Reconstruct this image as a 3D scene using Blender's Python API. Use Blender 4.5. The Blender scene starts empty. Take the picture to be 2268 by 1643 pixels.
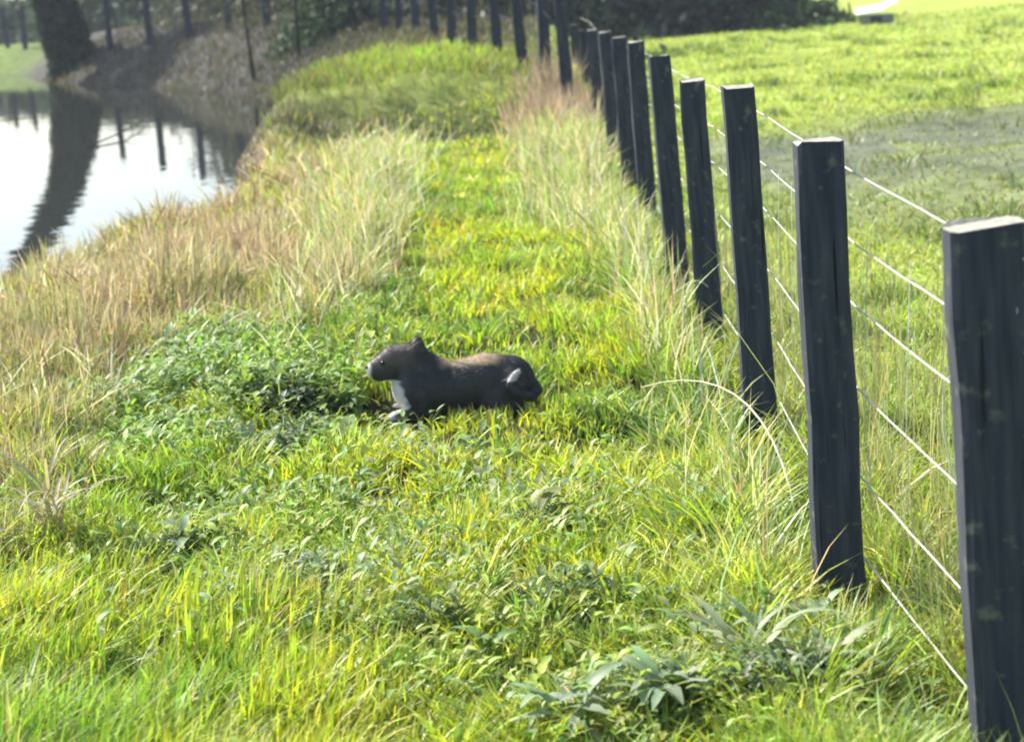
import bpy, bmesh, math, random
import numpy as np
from mathutils import Vector, Matrix

# ------------------------------------------------------------------ camera, sky, sun, exposure
SC = bpy.context.scene
COL = SC.collection
CAM_H = 1.6
PITCH = math.atan((821.5 + 45) / 4000.0)
ROLL = math.radians(-4.0)
cd = bpy.data.cameras.new('camera'); cam = bpy.data.objects.new('camera', cd); COL.objects.link(cam)
cd.sensor_width = 36.0; cd.lens = 36.0 * 4000 / 2268; cd.clip_start = 0.05; cd.clip_end = 4000
CM = Matrix.Rotation(math.pi / 2 - PITCH, 4, 'X') @ Matrix.Rotation(ROLL, 4, 'Z')
cam.matrix_world = Matrix.Translation((0, 0, CAM_H)) @ CM
cd.dof.use_dof = True; cd.dof.focus_distance = 5.4; cd.dof.aperture_fstop = 4.0
SC.camera = cam

SUN_AZ = math.radians(-52)      # from +Y (view direction) towards +X
SUN_EL = math.radians(44)
w = bpy.data.worlds.new('World'); SC.world = w; w.use_nodes = True
nt = w.node_tree
sky = nt.nodes.new('ShaderNodeTexSky'); sky.sky_type = 'NISHITA'; sky.sun_disc = False
sky.sun_elevation = SUN_EL; sky.sun_rotation = SUN_AZ
sky.air_density = 1.0; sky.dust_density = 2.0; sky.ozone_density = 1.0
bg = nt.nodes['Background']; bg.inputs['Strength'].default_value = 0.145
nt.links.new(sky.outputs[0], bg.inputs['Color'])
sd_ = bpy.data.lights.new('sun', 'SUN'); sun = bpy.data.objects.new('sun', sd_); COL.objects.link(sun)
sd_.energy = 5.0; sd_.angle = math.radians(0.5); sd_.color = (1.0, 0.95, 0.86)
sdir = Vector((math.sin(SUN_AZ) * math.cos(SUN_EL), math.cos(SUN_AZ) * math.cos(SUN_EL), math.sin(SUN_EL)))
sun.rotation_euler = sdir.to_track_quat('Z', 'Y').to_euler(); sun.location = (-20, 10, 30)
SC.view_settings.view_transform = 'Standard'; SC.view_settings.look = 'None'
SC.view_settings.gamma = 1; SC.view_settings.use_curve_mapping = False
SC.view_settings.exposure = 1.0
SC.render.engine = 'CYCLES'
SC.cycles.use_denoising = True
SC.cycles.max_bounces = 8; SC.cycles.transparent_max_bounces = 8
SC.cycles.filter_width = 1.9

RNG = np.random.default_rng(7)
random.seed(7)

# ------------------------------------------------------------------ numpy helpers
def sst(a, b, x):
    t = np.clip((x - a) / (b - a), 0, 1)
    return t * t * (3 - 2 * t)

def vnoise(x, y, s, seed=0):
    x = np.asarray(x, float) / s + 137.3 * (seed + 1); y = np.asarray(y, float) / s + 71.7 * (seed + 1)
    xi = np.floor(x); yi = np.floor(y); fx = x - xi; fy = y - yi
    fx = fx * fx * (3 - 2 * fx); fy = fy * fy * (3 - 2 * fy)
    def h(a, b):
        v = np.sin(a * 127.1 + b * 311.7 + seed * 17.3) * 43758.5453
        return v - np.floor(v)
    a = h(xi, yi); b = h(xi + 1, yi); c = h(xi, yi + 1); d = h(xi + 1, yi + 1)
    return (a * (1 - fx) + b * fx) * (1 - fy) + (c * (1 - fx) + d * fx) * fy

POND = [(-3.1, -6), (-3.1, 5), (-3.1, 8), (-3.05, 10.5), (-3.0, 12.6), (-2.45, 14), (-2.35, 16), (-2.6, 18.5), (-3.0, 22), (-3.9, 29), (-5.6, 34.5), (-8.4, 40.5), (-11.5, 46),
        (-16, 57), (-30, 66), (-70, 74), (-120, 60), (-120, -6)]
def pond_sd(x, y):
    """signed distance to the pond outline, positive on land"""
    x = np.asarray(x, float); y = np.asarray(y, float)
    d = np.full(x.shape, 1e9); ins = np.zeros(x.shape, bool)
    n = len(POND)
    for i in range(n):
        ax, ay = POND[i]; bx, by = POND[(i + 1) % n]
        ex, ey = bx - ax, by - ay
        t = np.clip(((x - ax) * ex + (y - ay) * ey) / (ex * ex + ey * ey), 0, 1)
        d = np.minimum(d, np.hypot(x - ax - t * ex, y - ay - t * ey))
        c = ((ay > y) != (by > y))
        xx = ax + (y - ay) * ex / (ey if abs(ey) > 1e-9 else 1e-9)
        ins ^= c & (x < xx)
    return np.where(ins, -d, d)

WATER_Z = -0.22
def H(x, y):
    x = np.asarray(x, float); y = np.asarray(y, float)
    left = 1 - sst(0.75, 2.2, x)
    rise = 0.52 * sst(17.8, 20.5, y) + 0.25 * sst(21, 30, y) + 0.22 * sst(30, 42, y)
    rise = rise * (1 - 0.55 * sst(46, 60, y) * (1 - sst(-16, -9, x)))
    plateau = rise * left
    sd = pond_sd(x, y)
    wid = 0.45 + 3.0 * sst(18, 34, y)
    k = sst(-0.8, 1, (sd + 0.0) / wid) if False else sst(0, 1, (sd + 0.7) / (wid + 0.7))
    z = -0.75 + (plateau + 0.75) * k
    # ditch before the mound
    z = z - 0.42 * np.exp(-((y - 18.9 + 0.35 * (x + 1)) / 0.55) ** 2) * sst(-2.3, -1.6, x) * (1 - sst(0.2, 0.7, x))
    z = z + 0.22 * np.exp(-(((x + 0.7) / 1.3) ** 2 + ((y - 22.0) / 1.6) ** 2))
    near = sst(0, 1, sd / 0.6)
    calm = 1 - .75 * np.exp(-((x - .92) / .16) ** 2) * (y < 16)
    z = z - .05 * np.exp(-((x - .92) / .2) ** 2) * (1 - sst(14, 18, y))
    z = z - .08 * np.exp(-(((x - 1.0) / .28) ** 2 + ((y - 3.1) / .5) ** 2))
    z = z + calm * near * (0.10 * (vnoise(x, y, 1.3, 1) - .5) + 0.08 * (vnoise(x, y, .5, 2) - .5) + 0.085 * (vnoise(x, y, .26, 6) - .5) * (x < 1.2)) * (1 - sst(20, 60, y) * .4)
    z = z + .07 * (vnoise(x, y, .45, 25) - .5) * sst(10, 12, y) * (1 - sst(18, 20, y)) * sst(1.3, 2, x)
    z = z + 0.9 * sst(60, 200, y) * 1.5 * (vnoise(x, y, 60, 5)) * sst(3, 30, x + 5)
    return z

def mesh_np(name, verts, faces_flat, sizes, mat, color=None, smooth=False, parent=None):
    me = bpy.data.meshes.new(name)
    nv = len(verts); me.vertices.add(nv); me.vertices.foreach_set('co', np.asarray(verts, np.float32).ravel())
    me.loops.add(len(faces_flat)); me.loops.foreach_set('vertex_index', np.asarray(faces_flat, np.int32))
    nf = len(sizes); me.polygons.add(nf)
    st = np.concatenate([[0], np.cumsum(sizes)[:-1]]).astype(np.int32)
    me.polygons.foreach_set('loop_start', st)
    try: me.polygons.foreach_set('loop_total', np.asarray(sizes, np.int32))
    except Exception: pass
    if smooth: me.polygons.foreach_set('use_smooth', np.ones(nf, bool))
    me.update(calc_edges=True)
    if color is not None:
        at = me.color_attributes.new('tint', 'FLOAT_COLOR', 'POINT')
        c = np.ones((nv, 4), np.float32); c[:, :3] = color
        at.data.foreach_set('color', c.ravel())
    me.materials.append(mat)
    o = bpy.data.objects.new(name, me); COL.objects.link(o)
    if parent is not None: o.parent = parent
    return o

def tag(o, label=None, cat=None, group=None, kind=None):
    if label: o['label'] = label
    if cat: o['category'] = cat
    if group: o['group'] = group
    if kind: o['kind'] = kind
    return o
def empty(name, loc, rz=0):
    o = bpy.data.objects.new(name, None); COL.objects.link(o); o.location = loc; o.rotation_euler = (0, 0, rz)
    o.empty_display_size = 0.1
    return o

# ------------------------------------------------------------------ materials
def new_mat(name):
    m = bpy.data.materials.new(name); m.use_nodes = True
    n = m.node_tree.nodes; n.clear()
    out = n.new('ShaderNodeOutputMaterial')
    return m, m.node_tree, out

def mat_leaf(name, trans=0.5, gloss=0.06, rough=0.45, tboost=(1.25, 1.2, 0.6), nscale=30):
    """thin leaf or blade: tint attribute, diffuse + translucent + a little sheen"""
    m, t, out = new_mat(name); N = t.nodes; L = t.links
    a = N.new('ShaderNodeAttribute'); a.attribute_name = 'tint'
    tc = N.new('ShaderNodeTexCoord')
    nz = N.new('ShaderNodeTexNoise'); nz.inputs['Scale'].default_value = nscale; L.new(tc.outputs['Object'], nz.inputs['Vector'])
    mr = N.new('ShaderNodeMapRange'); mr.inputs[3].default_value = .75; mr.inputs[4].default_value = 1.25
    L.new(nz.outputs[0], mr.inputs[0])
    mx = N.new('ShaderNodeVectorMath'); mx.operation = 'SCALE'; L.new(a.outputs['Color'], mx.inputs[0]); L.new(mr.outputs[0], mx.inputs['Scale'])
    tb = N.new('ShaderNodeVectorMath'); tb.operation = 'MULTIPLY'; L.new(mx.outputs[0], tb.inputs[0]); tb.inputs[1].default_value = tboost
    d = N.new('ShaderNodeBsdfDiffuse'); tr = N.new('ShaderNodeBsdfTranslucent'); g = N.new('ShaderNodeBsdfGlossy')
    g.inputs['Roughness'].default_value = rough; g.inputs['Color'].default_value = (1, 1, .95, 1)
    L.new(mx.outputs[0], d.inputs['Color']); L.new(tb.outputs[0], tr.inputs['Color'])
    m1 = N.new('ShaderNodeMixShader'); m1.inputs[0].default_value = trans
    L.new(d.outputs[0], m1.inputs[1]); L.new(tr.outputs[0], m1.inputs[2])
    m2 = N.new('ShaderNodeMixShader'); m2.inputs[0].default_value = gloss
    L.new(m1.outputs[0], m2.inputs[1]); L.new(g.outputs[0], m2.inputs[2])
    L.new(m2.outputs[0], out.inputs['Surface'])
    return m

def mat_pr(name, c1, c2, scale=6, rough=.8, bump=.3, stretch=(1, 1, 1), detail=6, bdist=.01, spec=.3, c3=None):
    m, t, out = new_mat(name); N = t.nodes; L = t.links
    p = N.new('ShaderNodeBsdfPrincipled'); L.new(p.outputs[0], out.inputs['Surface'])
    tc = N.new('ShaderNodeTexCoord'); mp = N.new('ShaderNodeMapping'); mp.inputs['Scale'].default_value = stretch
    L.new(tc.outputs['Object'], mp.inputs['Vector'])
    nz = N.new('ShaderNodeTexNoise'); nz.inputs['Scale'].default_value = scale; nz.inputs['Detail'].default_value = detail
    L.new(mp.outputs[0], nz.inputs['Vector'])
    r = N.new('ShaderNodeValToRGB'); r.color_ramp.elements[0].position = .35; r.color_ramp.elements[1].position = .65
    r.color_ramp.elements[0].color = (*c1, 1); r.color_ramp.elements[1].color = (*c2, 1)
    if c3:
        e = r.color_ramp.elements.new(.85); e.color = (*c3, 1)
    L.new(nz.outputs[0], r.inputs[0]); L.new(r.outputs[0], p.inputs['Base Color'])
    p.inputs['Roughness'].default_value = rough; p.inputs['Specular IOR Level'].default_value = spec
    b = N.new('ShaderNodeBump'); b.inputs['Strength'].default_value = bump; b.inputs['Distance'].default_value = bdist
    L.new(nz.outputs[0], b.inputs['Height']); L.new(b.outputs[0], p.inputs['Normal'])
    return m

M_GRASS = mat_leaf('grass_blade', .50, .04, .5, (1.14, 1.18, .6))
M_DRY = mat_leaf('dry_grass_blade', .45, .05, .5, (1.1, 1.0, .8))
M_LEAF = mat_leaf('weed_leaf', .40, .035, .5, (1.2, 1.25, .6))
M_FOL = mat_leaf('far_foliage', .35, .03, .6, (1.1, 1.15, .6), nscale=1.5)
M_POST = mat_pr('weathered_post', (.024, .030, .046), (.050, .056, .072), 9, .85, .5, (6, 6, .5), 8, .006, c3=(.085, .085, .095))
def post_detail(m):
    t = m.node_tree; N = t.nodes; L = t.links; p = next(n for n in N if n.type == 'BSDF_PRINCIPLED')
    src = p.inputs['Base Color'].links[0].from_socket; tc = next(n for n in N if n.type == 'TEX_COORD')
    n1 = N.new('ShaderNodeTexNoise'); n1.inputs['Scale'].default_value = 22; n1.inputs['Detail'].default_value = 8; L.new(tc.outputs['Object'], n1.inputs['Vector'])
    r = N.new('ShaderNodeMapRange'); r.inputs[1].default_value = .60; r.inputs[2].default_value = .72; L.new(n1.outputs[0], r.inputs[0])
    mx = N.new('ShaderNodeMixRGB'); mx.inputs[2].default_value = (.17, .18, .14, 1)
    mu = N.new('ShaderNodeMath'); mu.operation = 'MULTIPLY'; mu.inputs[1].default_value = .55; L.new(r.outputs[0], mu.inputs[0])
    L.new(mu.outputs[0], mx.inputs[0]); L.new(src, mx.inputs[1])
    mp = N.new('ShaderNodeMapping'); mp.inputs['Scale'].default_value = (70, 70, 1.6); L.new(tc.outputs['Object'], mp.inputs['Vector'])
    n2 = N.new('ShaderNodeTexNoise'); n2.inputs['Scale'].default_value = 1; n2.inputs['Detail'].default_value = 3; L.new(mp.outputs[0], n2.inputs['Vector'])
    r2 = N.new('ShaderNodeMapRange'); r2.inputs[1].default_value = .30; r2.inputs[2].default_value = .36; L.new(n2.outputs[0], r2.inputs[0])
    m2 = N.new('ShaderNodeMixRGB'); m2.inputs[1].default_value = (.006, .006, .007, 1); L.new(r2.outputs[0], m2.inputs[0]); L.new(mx.outputs[0], m2.inputs[2])
    L.new(m2.outputs[0], p.inputs['Base Color'])
    b = N.new('ShaderNodeBump'); b.inputs['Strength'].default_value = .6; b.inputs['Distance'].default_value = .004; L.new(r2.outputs[0], b.inputs['Height'])
    old = p.inputs['Normal'].links[0].from_socket; L.new(old, b.inputs['Normal']); L.new(b.outputs[0], p.inputs['Normal'])
post_detail(M_POST)
M_POSTTOP = mat_pr('sawn_post_end', (.22, .21, .17), (.40, .38, .31), 60, .8, .3)
M_WIRE = mat_pr('galvanised_wire', (.38, .38, .33), (.62, .62, .54), 40, .55, .1, spec=.6)
M_BARK = mat_pr('tree_bark', (.018, .016, .014), (.055, .046, .038), 5, .95, .8, (3, 3, .6), 8, .05)

def mat_ground():
    m, t, out = new_mat('ground_soil_and_turf'); N = t.nodes; L = t.links
    p = N.new('ShaderNodeBsdfPrincipled'); L.new(p.outputs[0], out.inputs['Surface'])
    p.inputs['Roughness'].default_value = .95; p.inputs['Specular IOR Level'].default_value = .1
    a = N.new('ShaderNodeAttribute'); a.attribute_name = 'tint'
    tc = N.new('ShaderNodeTexCoord')
    n1 = N.new('ShaderNodeTexNoise'); n1.inputs['Scale'].default_value = 3.5; n1.inputs['Detail'].default_value = 10; n1.inputs['Roughness'].default_value = .7
    L.new(tc.outputs['Object'], n1.inputs['Vector'])
    n2 = N.new('ShaderNodeTexNoise'); n2.inputs['Scale'].default_value = .35; n2.inputs['Detail'].default_value = 6
    L.new(tc.outputs['Object'], n2.inputs['Vector'])
    mr = N.new('ShaderNodeMapRange'); mr.inputs[1].default_value = .3; mr.inputs[2].default_value = .7; mr.inputs[3].default_value = .55; mr.inputs[4].default_value = 1.4
    L.new(n1.outputs[0], mr.inputs[0])
    mr2 = N.new('ShaderNodeMapRange'); mr2.inputs[1].default_value = .3; mr2.inputs[2].default_value = .7; mr2.inputs[3].default_value = .85; mr2.inputs[4].default_value = 1.15
    L.new(n2.outputs[0], mr2.inputs[0])
    mm = N.new('ShaderNodeMath'); mm.operation = 'MULTIPLY'; L.new(mr.outputs[0], mm.inputs[0]); L.new(mr2.outputs[0], mm.inputs[1])
    s = N.new('ShaderNodeVectorMath'); s.operation = 'SCALE'; L.new(a.outputs['Color'], s.inputs[0]); L.new(mm.outputs[0], s.inputs['Scale'])
    L.new(s.outputs[0], p.inputs['Base Color'])
    b = N.new('ShaderNodeBump'); b.inputs['Strength'].default_value = .8; b.inputs['Distance'].default_value = .06
    L.new(n1.outputs[0], b.inputs['Height']); L.new(b.outputs[0], p.inputs['Normal'])
    return m
M_GROUND = mat_ground()

# ------------------------------------------------------------------ zones on the ground
XL_Y = [2, 4.6, 5.4, 6.5, 7.7, 8.3, 9.2, 10.3, 13, 17, 18.5]
XL_X = [-1.6, -1.48, -1.40, -1.66, -1.65, -1.05, -.85, -.78, -.98, -1.15, -1.2]
def dry_w(x, y):
    e = np.interp(y, XL_Y, XL_X) + .35 * (vnoise(x, y, .7, 11) - .5)
    return 1 - sst(-.16, .16, x - e)
def mud_w(x, y):      # bare trampled strip in the field behind the fence
    c = 14.4 + .10 * (x - 2.5) + 1.4 * (vnoise(x, y, 2.2, 15) - .5)
    return np.exp(-((y - c) / (3.5 + .30 * (x - 2))) ** 4) * sst(1.3, 2.2, x) * sst(.15, .62, .65 * vnoise(x, y, 1.2, 16) + .35 * vnoise(x, y, .35, 17) + .22)

def ground_tint(x, y):
    x = np.asarray(x, float); y = np.asarray(y, float)
    c = np.zeros(x.shape + (3,))
    soil = np.array([.045, .050, .018]); turf = np.array([.30, .37, .07])
    right = sst(.9, 1.4, x)
    far = sst(7, 16, y)
    base = soil * (1 - far)[..., None] + np.array([.20, .25, .05]) * far[..., None]
    base = base * (1 - right)[..., None] + turf * right[..., None]
    d = dry_w(x, y) * (y < 19)
    base = base * (1 - d)[..., None] + np.array([.17, .135, .07]) * d[..., None]
    mw = mud_w(x, y)
    base = base * (1 - mw)[..., None] + np.array([.135, .15, .10]) * mw[..., None]
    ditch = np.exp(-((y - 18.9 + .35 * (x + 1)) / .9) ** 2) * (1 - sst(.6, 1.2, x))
    base = base * (1 - .9 * ditch)[..., None] + np.array([.075, .075, .045]) * (.9 * ditch)[..., None]  # bare ditch soil, with the ditch's shade painted into its colour
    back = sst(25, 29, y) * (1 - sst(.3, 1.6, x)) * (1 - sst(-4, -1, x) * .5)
    base = base * (1 - back)[..., None] + np.array([.062, .060, .055]) * back[..., None]  # far bank: tree shade painted into the ground colour
    leftgreen = sst(50, 56, y) * (1 - sst(-16, -12, x))
    base = base * (1 - leftgreen)[..., None] + np.array([.12, .17, .045]) * leftgreen[..., None]
    sd = pond_sd(x, y)
    mud = 1 - sst(.1, .7, sd)
    base = base * (1 - mud)[..., None] + np.array([.045, .035, .028]) * mud[..., None]
    return base

# ------------------------------------------------------------------ ground sheet and water
def axis(lo, hi, a, n):
    u = np.linspace(math.asinh(lo / a), math.asinh(hi / a), n); return a * np.sinh(u)
gx = axis(-900, 900, 4.0, 520); gy = axis(-12, 1500, 6.0, 560)
GX, GY = np.meshgrid(gx, gy)
GZ = H(GX, GY)
nx, ny = len(gx), len(gy)
V = np.stack([GX, GY, GZ], -1).reshape(-1, 3)
idx = np.arange(nx * ny).reshape(ny, nx)
F = np.stack([idx[:-1, :-1], idx[:-1, 1:], idx[1:, 1:], idx[1:, :-1]], -1).reshape(-1)
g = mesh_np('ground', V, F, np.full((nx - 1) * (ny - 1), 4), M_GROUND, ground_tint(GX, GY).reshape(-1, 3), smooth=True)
tag(g, kind='structure')

def mat_water():
    m, t, out = new_mat('pond_water'); N = t.nodes; L = t.links
    p = N.new('ShaderNodeBsdfPrincipled'); L.new(p.outputs[0], out.inputs['Surface'])
    p.inputs['Base Color'].default_value = (.030, .034, .030, 1); p.inputs['Roughness'].default_value = .02
    p.inputs['IOR'].default_value = 1.33; p.inputs['Specular IOR Level'].default_value = .5
    tc = N.new('ShaderNodeTexCoord'); nz = N.new('ShaderNodeTexNoise'); nz.inputs['Scale'].default_value = 1.6; nz.inputs['Detail'].default_value = 3
    L.new(tc.outputs['Object'], nz.inputs['Vector'])
    b = N.new('ShaderNodeBump'); b.inputs['Strength'].default_value = .16; b.inputs['Distance'].default_value = .02
    L.new(nz.outputs[0], b.inputs['Height']); L.new(b.outputs[0], p.inputs['Normal'])
    return m
wv = [(-121, -8, WATER_Z), (-1.2, -8, WATER_Z), (-1.2, 34, WATER_Z), (-6, 60, WATER_Z), (-40, 76, WATER_Z), (-121, 76, WATER_Z)]
water = mesh_np('water', wv, range(6), [6], mat_water()); tag(water, kind='structure')

# ------------------------------------------------------------------ blades
def blades(name, x, y, h, w, az, lean, tint, mat, label, cat, face=None, curl=1.7, z=None, droop=0.25, tipdry=.15, kind='stuff', parent=None):
    n = len(x)
    if z is None: z = H(x, y) - .01
    ts = np.array([0, .38, .72, 1.0]); ws = np.array([.75, 1.0, .7, 0])
    dx = np.cos(az); dy = np.sin(az)
    if face is None: face = RNG.uniform(0, math.pi * 2, n)
    sx = np.cos(face); sy = np.sin(face)
    P = np.zeros((n, 7, 3)); k = 0
    for i in range(4):
        t = ts[i]
        cx = x + dx * h * lean * t ** curl; cy = y + dy * h * lean * t ** curl
        cz = z + h * (t - droop * np.minimum(lean, 1.6) * t ** 2.2)
        if i < 3:
            P[:, k] = np.stack([cx - sx * w * ws[i] * .5, cy - sy * w * ws[i] * .5, cz], -1)
            P[:, k + 1] = np.stack([cx + sx * w * ws[i] * .5, cy + sy * w * ws[i] * .5, cz], -1); k += 2
        else:
            P[:, 6] = np.stack([cx, cy, cz], -1)
    b = (np.arange(n) * 7)[:, None]
    f = (b + np.array([0, 1, 3, 2, 2, 3, 5, 4, 4, 5, 6])[None]).ravel()
    sizes = np.tile([4, 4, 3], n)
    C = np.repeat(tint[:, None, :], 7, 1).copy()
    C[:, 6] = C[:, 6] * (1 - tipdry) + np.array([.5, .45, .2]) * tipdry
    o = mesh_np(name, P.reshape(-1, 3), f, sizes, mat, C.reshape(-1, 3), parent=parent)
    if label or kind: tag(o, label, cat, kind=kind)
    return o

def polar(n, d0, d1, a0=-.40, a1=.40, seed=None, p=0.0):
    r = RNG if seed is None else np.random.default_rng(seed)
    if p == 0: d = np.exp(r.uniform(math.log(d0), math.log(d1), n))
    else:
        u = r.uniform(0, 1, n); d = (d0 ** p + u * (d1 ** p - d0 ** p)) ** (1 / p)
    a = r.uniform(a0, a1, n)
    return d * np.tan(a), d

def jit(c, n, s=.22, hs=.12):
    c = np.broadcast_to(np.asarray(c, float), (n, 3)).copy()
    c *= (1 + RNG.normal(0, s, (n, 1)).clip(-.5, .7))
    c *= (1 + RNG.normal(0, hs, (n, 3)).clip(-.35, .5))
    return c.clip(.004, .8)
def lerp(a, b, t): return np.asarray(a) * (1 - t[:, None]) + np.asarray(b) * t[:, None]

DOGX, DOGY = -0.235, 6.78
def dog_clear(x, y):
    return ((x - DOGX - .03) / .27) ** 2 + ((y - DOGY) / .125) ** 2 < 1

def path_w(x, y):    # trodden short grass
    c = np.interp(y, [4, 6, 8, 10, 14, 18], [0.0, .02, .02, -.10, -.30, -.38])
    hw = np.interp(y, [4, 5.5, 6.5, 8, 10, 14, 18], [.75, .52, .52, .58, .66, .62, .55])
    return 1 - sst(.75, 1.15, np.abs(x - c) / hw + .35 * (vnoise(x, y, .5, 21) - .5))

# main green sward
x, y = polar(250000, 2.5, 19.5)
keep = (x < .98 + .1 * vnoise(x, y, .4, 3)) & (pond_sd(x, y) > .25)
dr = dry_w(x, y)
keep &= RNG.uniform(0, 1, len(x)) > dr * .55
keep &= ~(dog_clear(x, y) & (RNG.uniform(0, 1, len(x)) < .93))
gapn = vnoise(x, y, .13, 14) * .6 + vnoise(x, y, .30, 18) * .4
keep &= ~((gapn < .42) & (RNG.uniform(0, 1, len(x)) < .85) & (y < 9))
x, y = x[keep], y[keep]; n = len(x)
pw = path_w(x, y); dr = dry_w(x, y)
lump = vnoise(x, y, .32, 4); lump2 = vnoise(x, y, .9, 5)
edge = sst(.35, .8, x) * (1 - .35 * sst(11, 16, y))
hh = .035 + .10 * lump ** 1.5 + .035 * lump2
hh += (1 - pw) * .03 + edge * (.06 + .10 * vnoise(x, y, .25, 6)) + dr * .10
hh += .06 * sst(4.75, 4.1, y) * sst(-.15, -.45, x)
fx = np.interp(y, [3.4, 4.4, 6.2, 9, 12, 18], [.95, .80, .87, .89, .96, 1.03])
hh *= 1 - .62 * sst(-.42, -.08, x - fx) * (1 - .3 * vnoise(x, y, .15, 7))
hh *= np.where(((x - DOGX - .05) / .5) ** 2 + ((y - DOGY + .15) / .32) ** 2 < 1, .66, 1)
hh *= RNG.uniform(.45, 1.25, n)
d = y
wd = .0044 + .00070 * d; wd *= RNG.uniform(.6, 1.4, n)
az = 2 * math.pi * (vnoise(x, y, .22, 8) * 2.2) + RNG.normal(0, 1.5, n)
az = np.where((x < -.1) & (y < 5.0), RNG.normal(.35, .9, n), az)
lean = RNG.uniform(.05, .95, n) ** 1.3 + .15 * lump2
bright = np.array([.45, .50, .045]); mid = np.array([.24, .38, .050]); pale = np.array([.42, .46, .17]); bluish = np.array([.13, .24, .07])
cn = vnoise(x, y, .55, 9); cn2 = vnoise(x, y, .28, 10)
col = lerp(mid, bright, (sst(.25, .65, cn) * .7 + .4 * pw).clip(0, 1))
col = lerp(col, pale, (sst(.66, .9, cn2) * .45 + .40 * edge * sst(.45, .75, vnoise(x, y, .4, 12)) + .45 * sst(9, 15, y) * (1 - pw) * sst(.3, .7, vnoise(x, y, .6, 19))).clip(0, .8))
col = lerp(col, bluish, sst(.62, .85, vnoise(x, y, .5, 13)) * .7)
straw = (RNG.uniform(0, 1, n) < .05 + .25 * dr + .06 * edge + .10 * sst(9, 14, y) * (1 - pw)).astype(float)
col = lerp(col, np.array([.58, .50, .26]), straw * .8)
col = lerp(col, np.array([.34, .33, .10]), dr * .45)
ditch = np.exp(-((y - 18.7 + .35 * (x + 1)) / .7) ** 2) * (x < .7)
col = lerp(col, np.array([.07, .11, .04]), ditch * .85)  # blades in the ditch tinted dark to carry its shade
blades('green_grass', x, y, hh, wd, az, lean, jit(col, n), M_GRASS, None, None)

# separate tufts whose blades fan out
def tufts(nt, per, d0, d1, a0, a1, seed):
    tx, ty = polar(nt, d0, d1, a0, a1, seed)
    fxx = np.interp(ty, [3.4, 4.4, 6.2, 9, 12, 18], [.95, .80, .87, .89, .96, 1.03])
    k = (dry_w(tx, ty) < .7) & (tx < fxx - .07) & ~dog_clear(tx, ty) & (RNG.uniform(0, 1, nt) > path_w(tx, ty) * .75 * (ty > 5.5))
    k &= ~((np.abs(tx - DOGX) < .42) & (ty > DOGY - .5) & (ty < DOGY + .1))
    tx, ty = tx[k], ty[k]; m = len(tx)
    tl = RNG.uniform(.08, .19, m) * (.8 + .5 * sst(.3, .6, tx)); tr = RNG.uniform(.02, .05, m) * (1 + .06 * ty)
    kind = RNG.uniform(0, 1, m)
    base = lerp(np.array([.25, .38, .05]), np.array([.50, .53, .055]), vnoise(tx, ty, .6, 24))
    base = lerp(base, np.array([.50, .52, .22]), (kind < .22).astype(float) * .8)
    base = lerp(base, np.array([.12, .26, .06]), (kind > .78).astype(float) * .9)
    i = np.repeat(np.arange(m), per); n = len(i)
    a = RNG.uniform(0, 6.28, n); r = tr[i] * np.sqrt(RNG.uniform(0, 1, n))
    x = tx[i] + r * np.cos(a); y = ty[i] + r * np.sin(a)
    return x, y, tl[i] * RNG.uniform(.5, 1.15, n), (.004 + .0007 * y) * RNG.uniform(.6, 1.4, n), a + RNG.normal(0, .4, n), .25 + r / tr[i] * RNG.uniform(.3, 1.1, n), jit(base[i], n, .16, .08)
x, y, hh, wd, az, lean, tn = tufts(3000, 42, 2.7, 16, -.34, .27, 5)
blades('grass_tufts', x, y, hh, wd, az, lean, tn, M_GRASS, None, None)

# tall dry grass along the pond bank
x, y = polar(120000, 4.0, 19.5, -.42, .02, p=.35)
dr = dry_w(x, y)
keep = (RNG.uniform(0, 1, len(x)) < dr) & (pond_sd(x, y) > -.05)
x, y = x[keep], y[keep]; n = len(x)
cl = vnoise(x, y, .35, 31)
hh = (.13 + .36 * cl ** 1.4) * (1 - .5 * (1 - sst(.1, 1.0, pond_sd(x, y))) * sst(10.5, 13, y)) * (1 - .45 * sst(12, 16, y)) * RNG.uniform(.45, 1.2, n) * np.interp(y, [4, 6, 9, 19], [.45, .7, 1.0, 1.0])
hh *= .75 + .25 * sst(-.9, -1.6, x)
wd = (.0032 + .00060 * y) * RNG.uniform(.5, 1.3, n)
tan_ = np.array([.42, .35, .23]); red = np.array([.38, .27, .17]); gr = np.array([.26, .34, .08]); strw = np.array([.66, .60, .40])
zc = vnoise(x, y, 1.1, 32)
col = lerp(tan_, gr, sst(.35, .7, vnoise(x, y, .4, 33)) * .65)
col = lerp(col, red, sst(.5, .8, zc) * .7 * sst(7, 10, y))
col = lerp(col, strw, (RNG.uniform(0, 1, n) < .22).astype(float) * .9)
col = lerp(col, gr, (1 - sst(6.5, 9, y)) * .35)
az = RNG.normal(.5, 1.8, n); lean = np.abs(RNG.normal(.2, .3, n))
blades('dry_grass', x, y, hh, wd, az, lean, jit(col, n, .25, .08), M_DRY, None, None, curl=1.5)

x, y = polar(16000, 6.2, 18.5, -.42, .02, p=.35)
keep = (RNG.uniform(0, 1, len(x)) < dry_w(x, y) * vnoise(x, y, .5, 35)) & (pond_sd(x, y) > .15)
x, y = x[keep], y[keep]; n = len(x)
col = lerp(np.array([.72, .64, .44]), np.array([.17, .10, .06]), (RNG.uniform(0, 1, n) < .38).astype(float))
blades('broken_straw', x, y, RNG.uniform(.12, .36, n), (.004 + .0009 * y) * RNG.uniform(.6, 1.4, n), RNG.uniform(0, 6.28, n), RNG.uniform(.2, 1.5, n), jit(col, n), M_DRY, None, None, curl=1.1)

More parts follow.
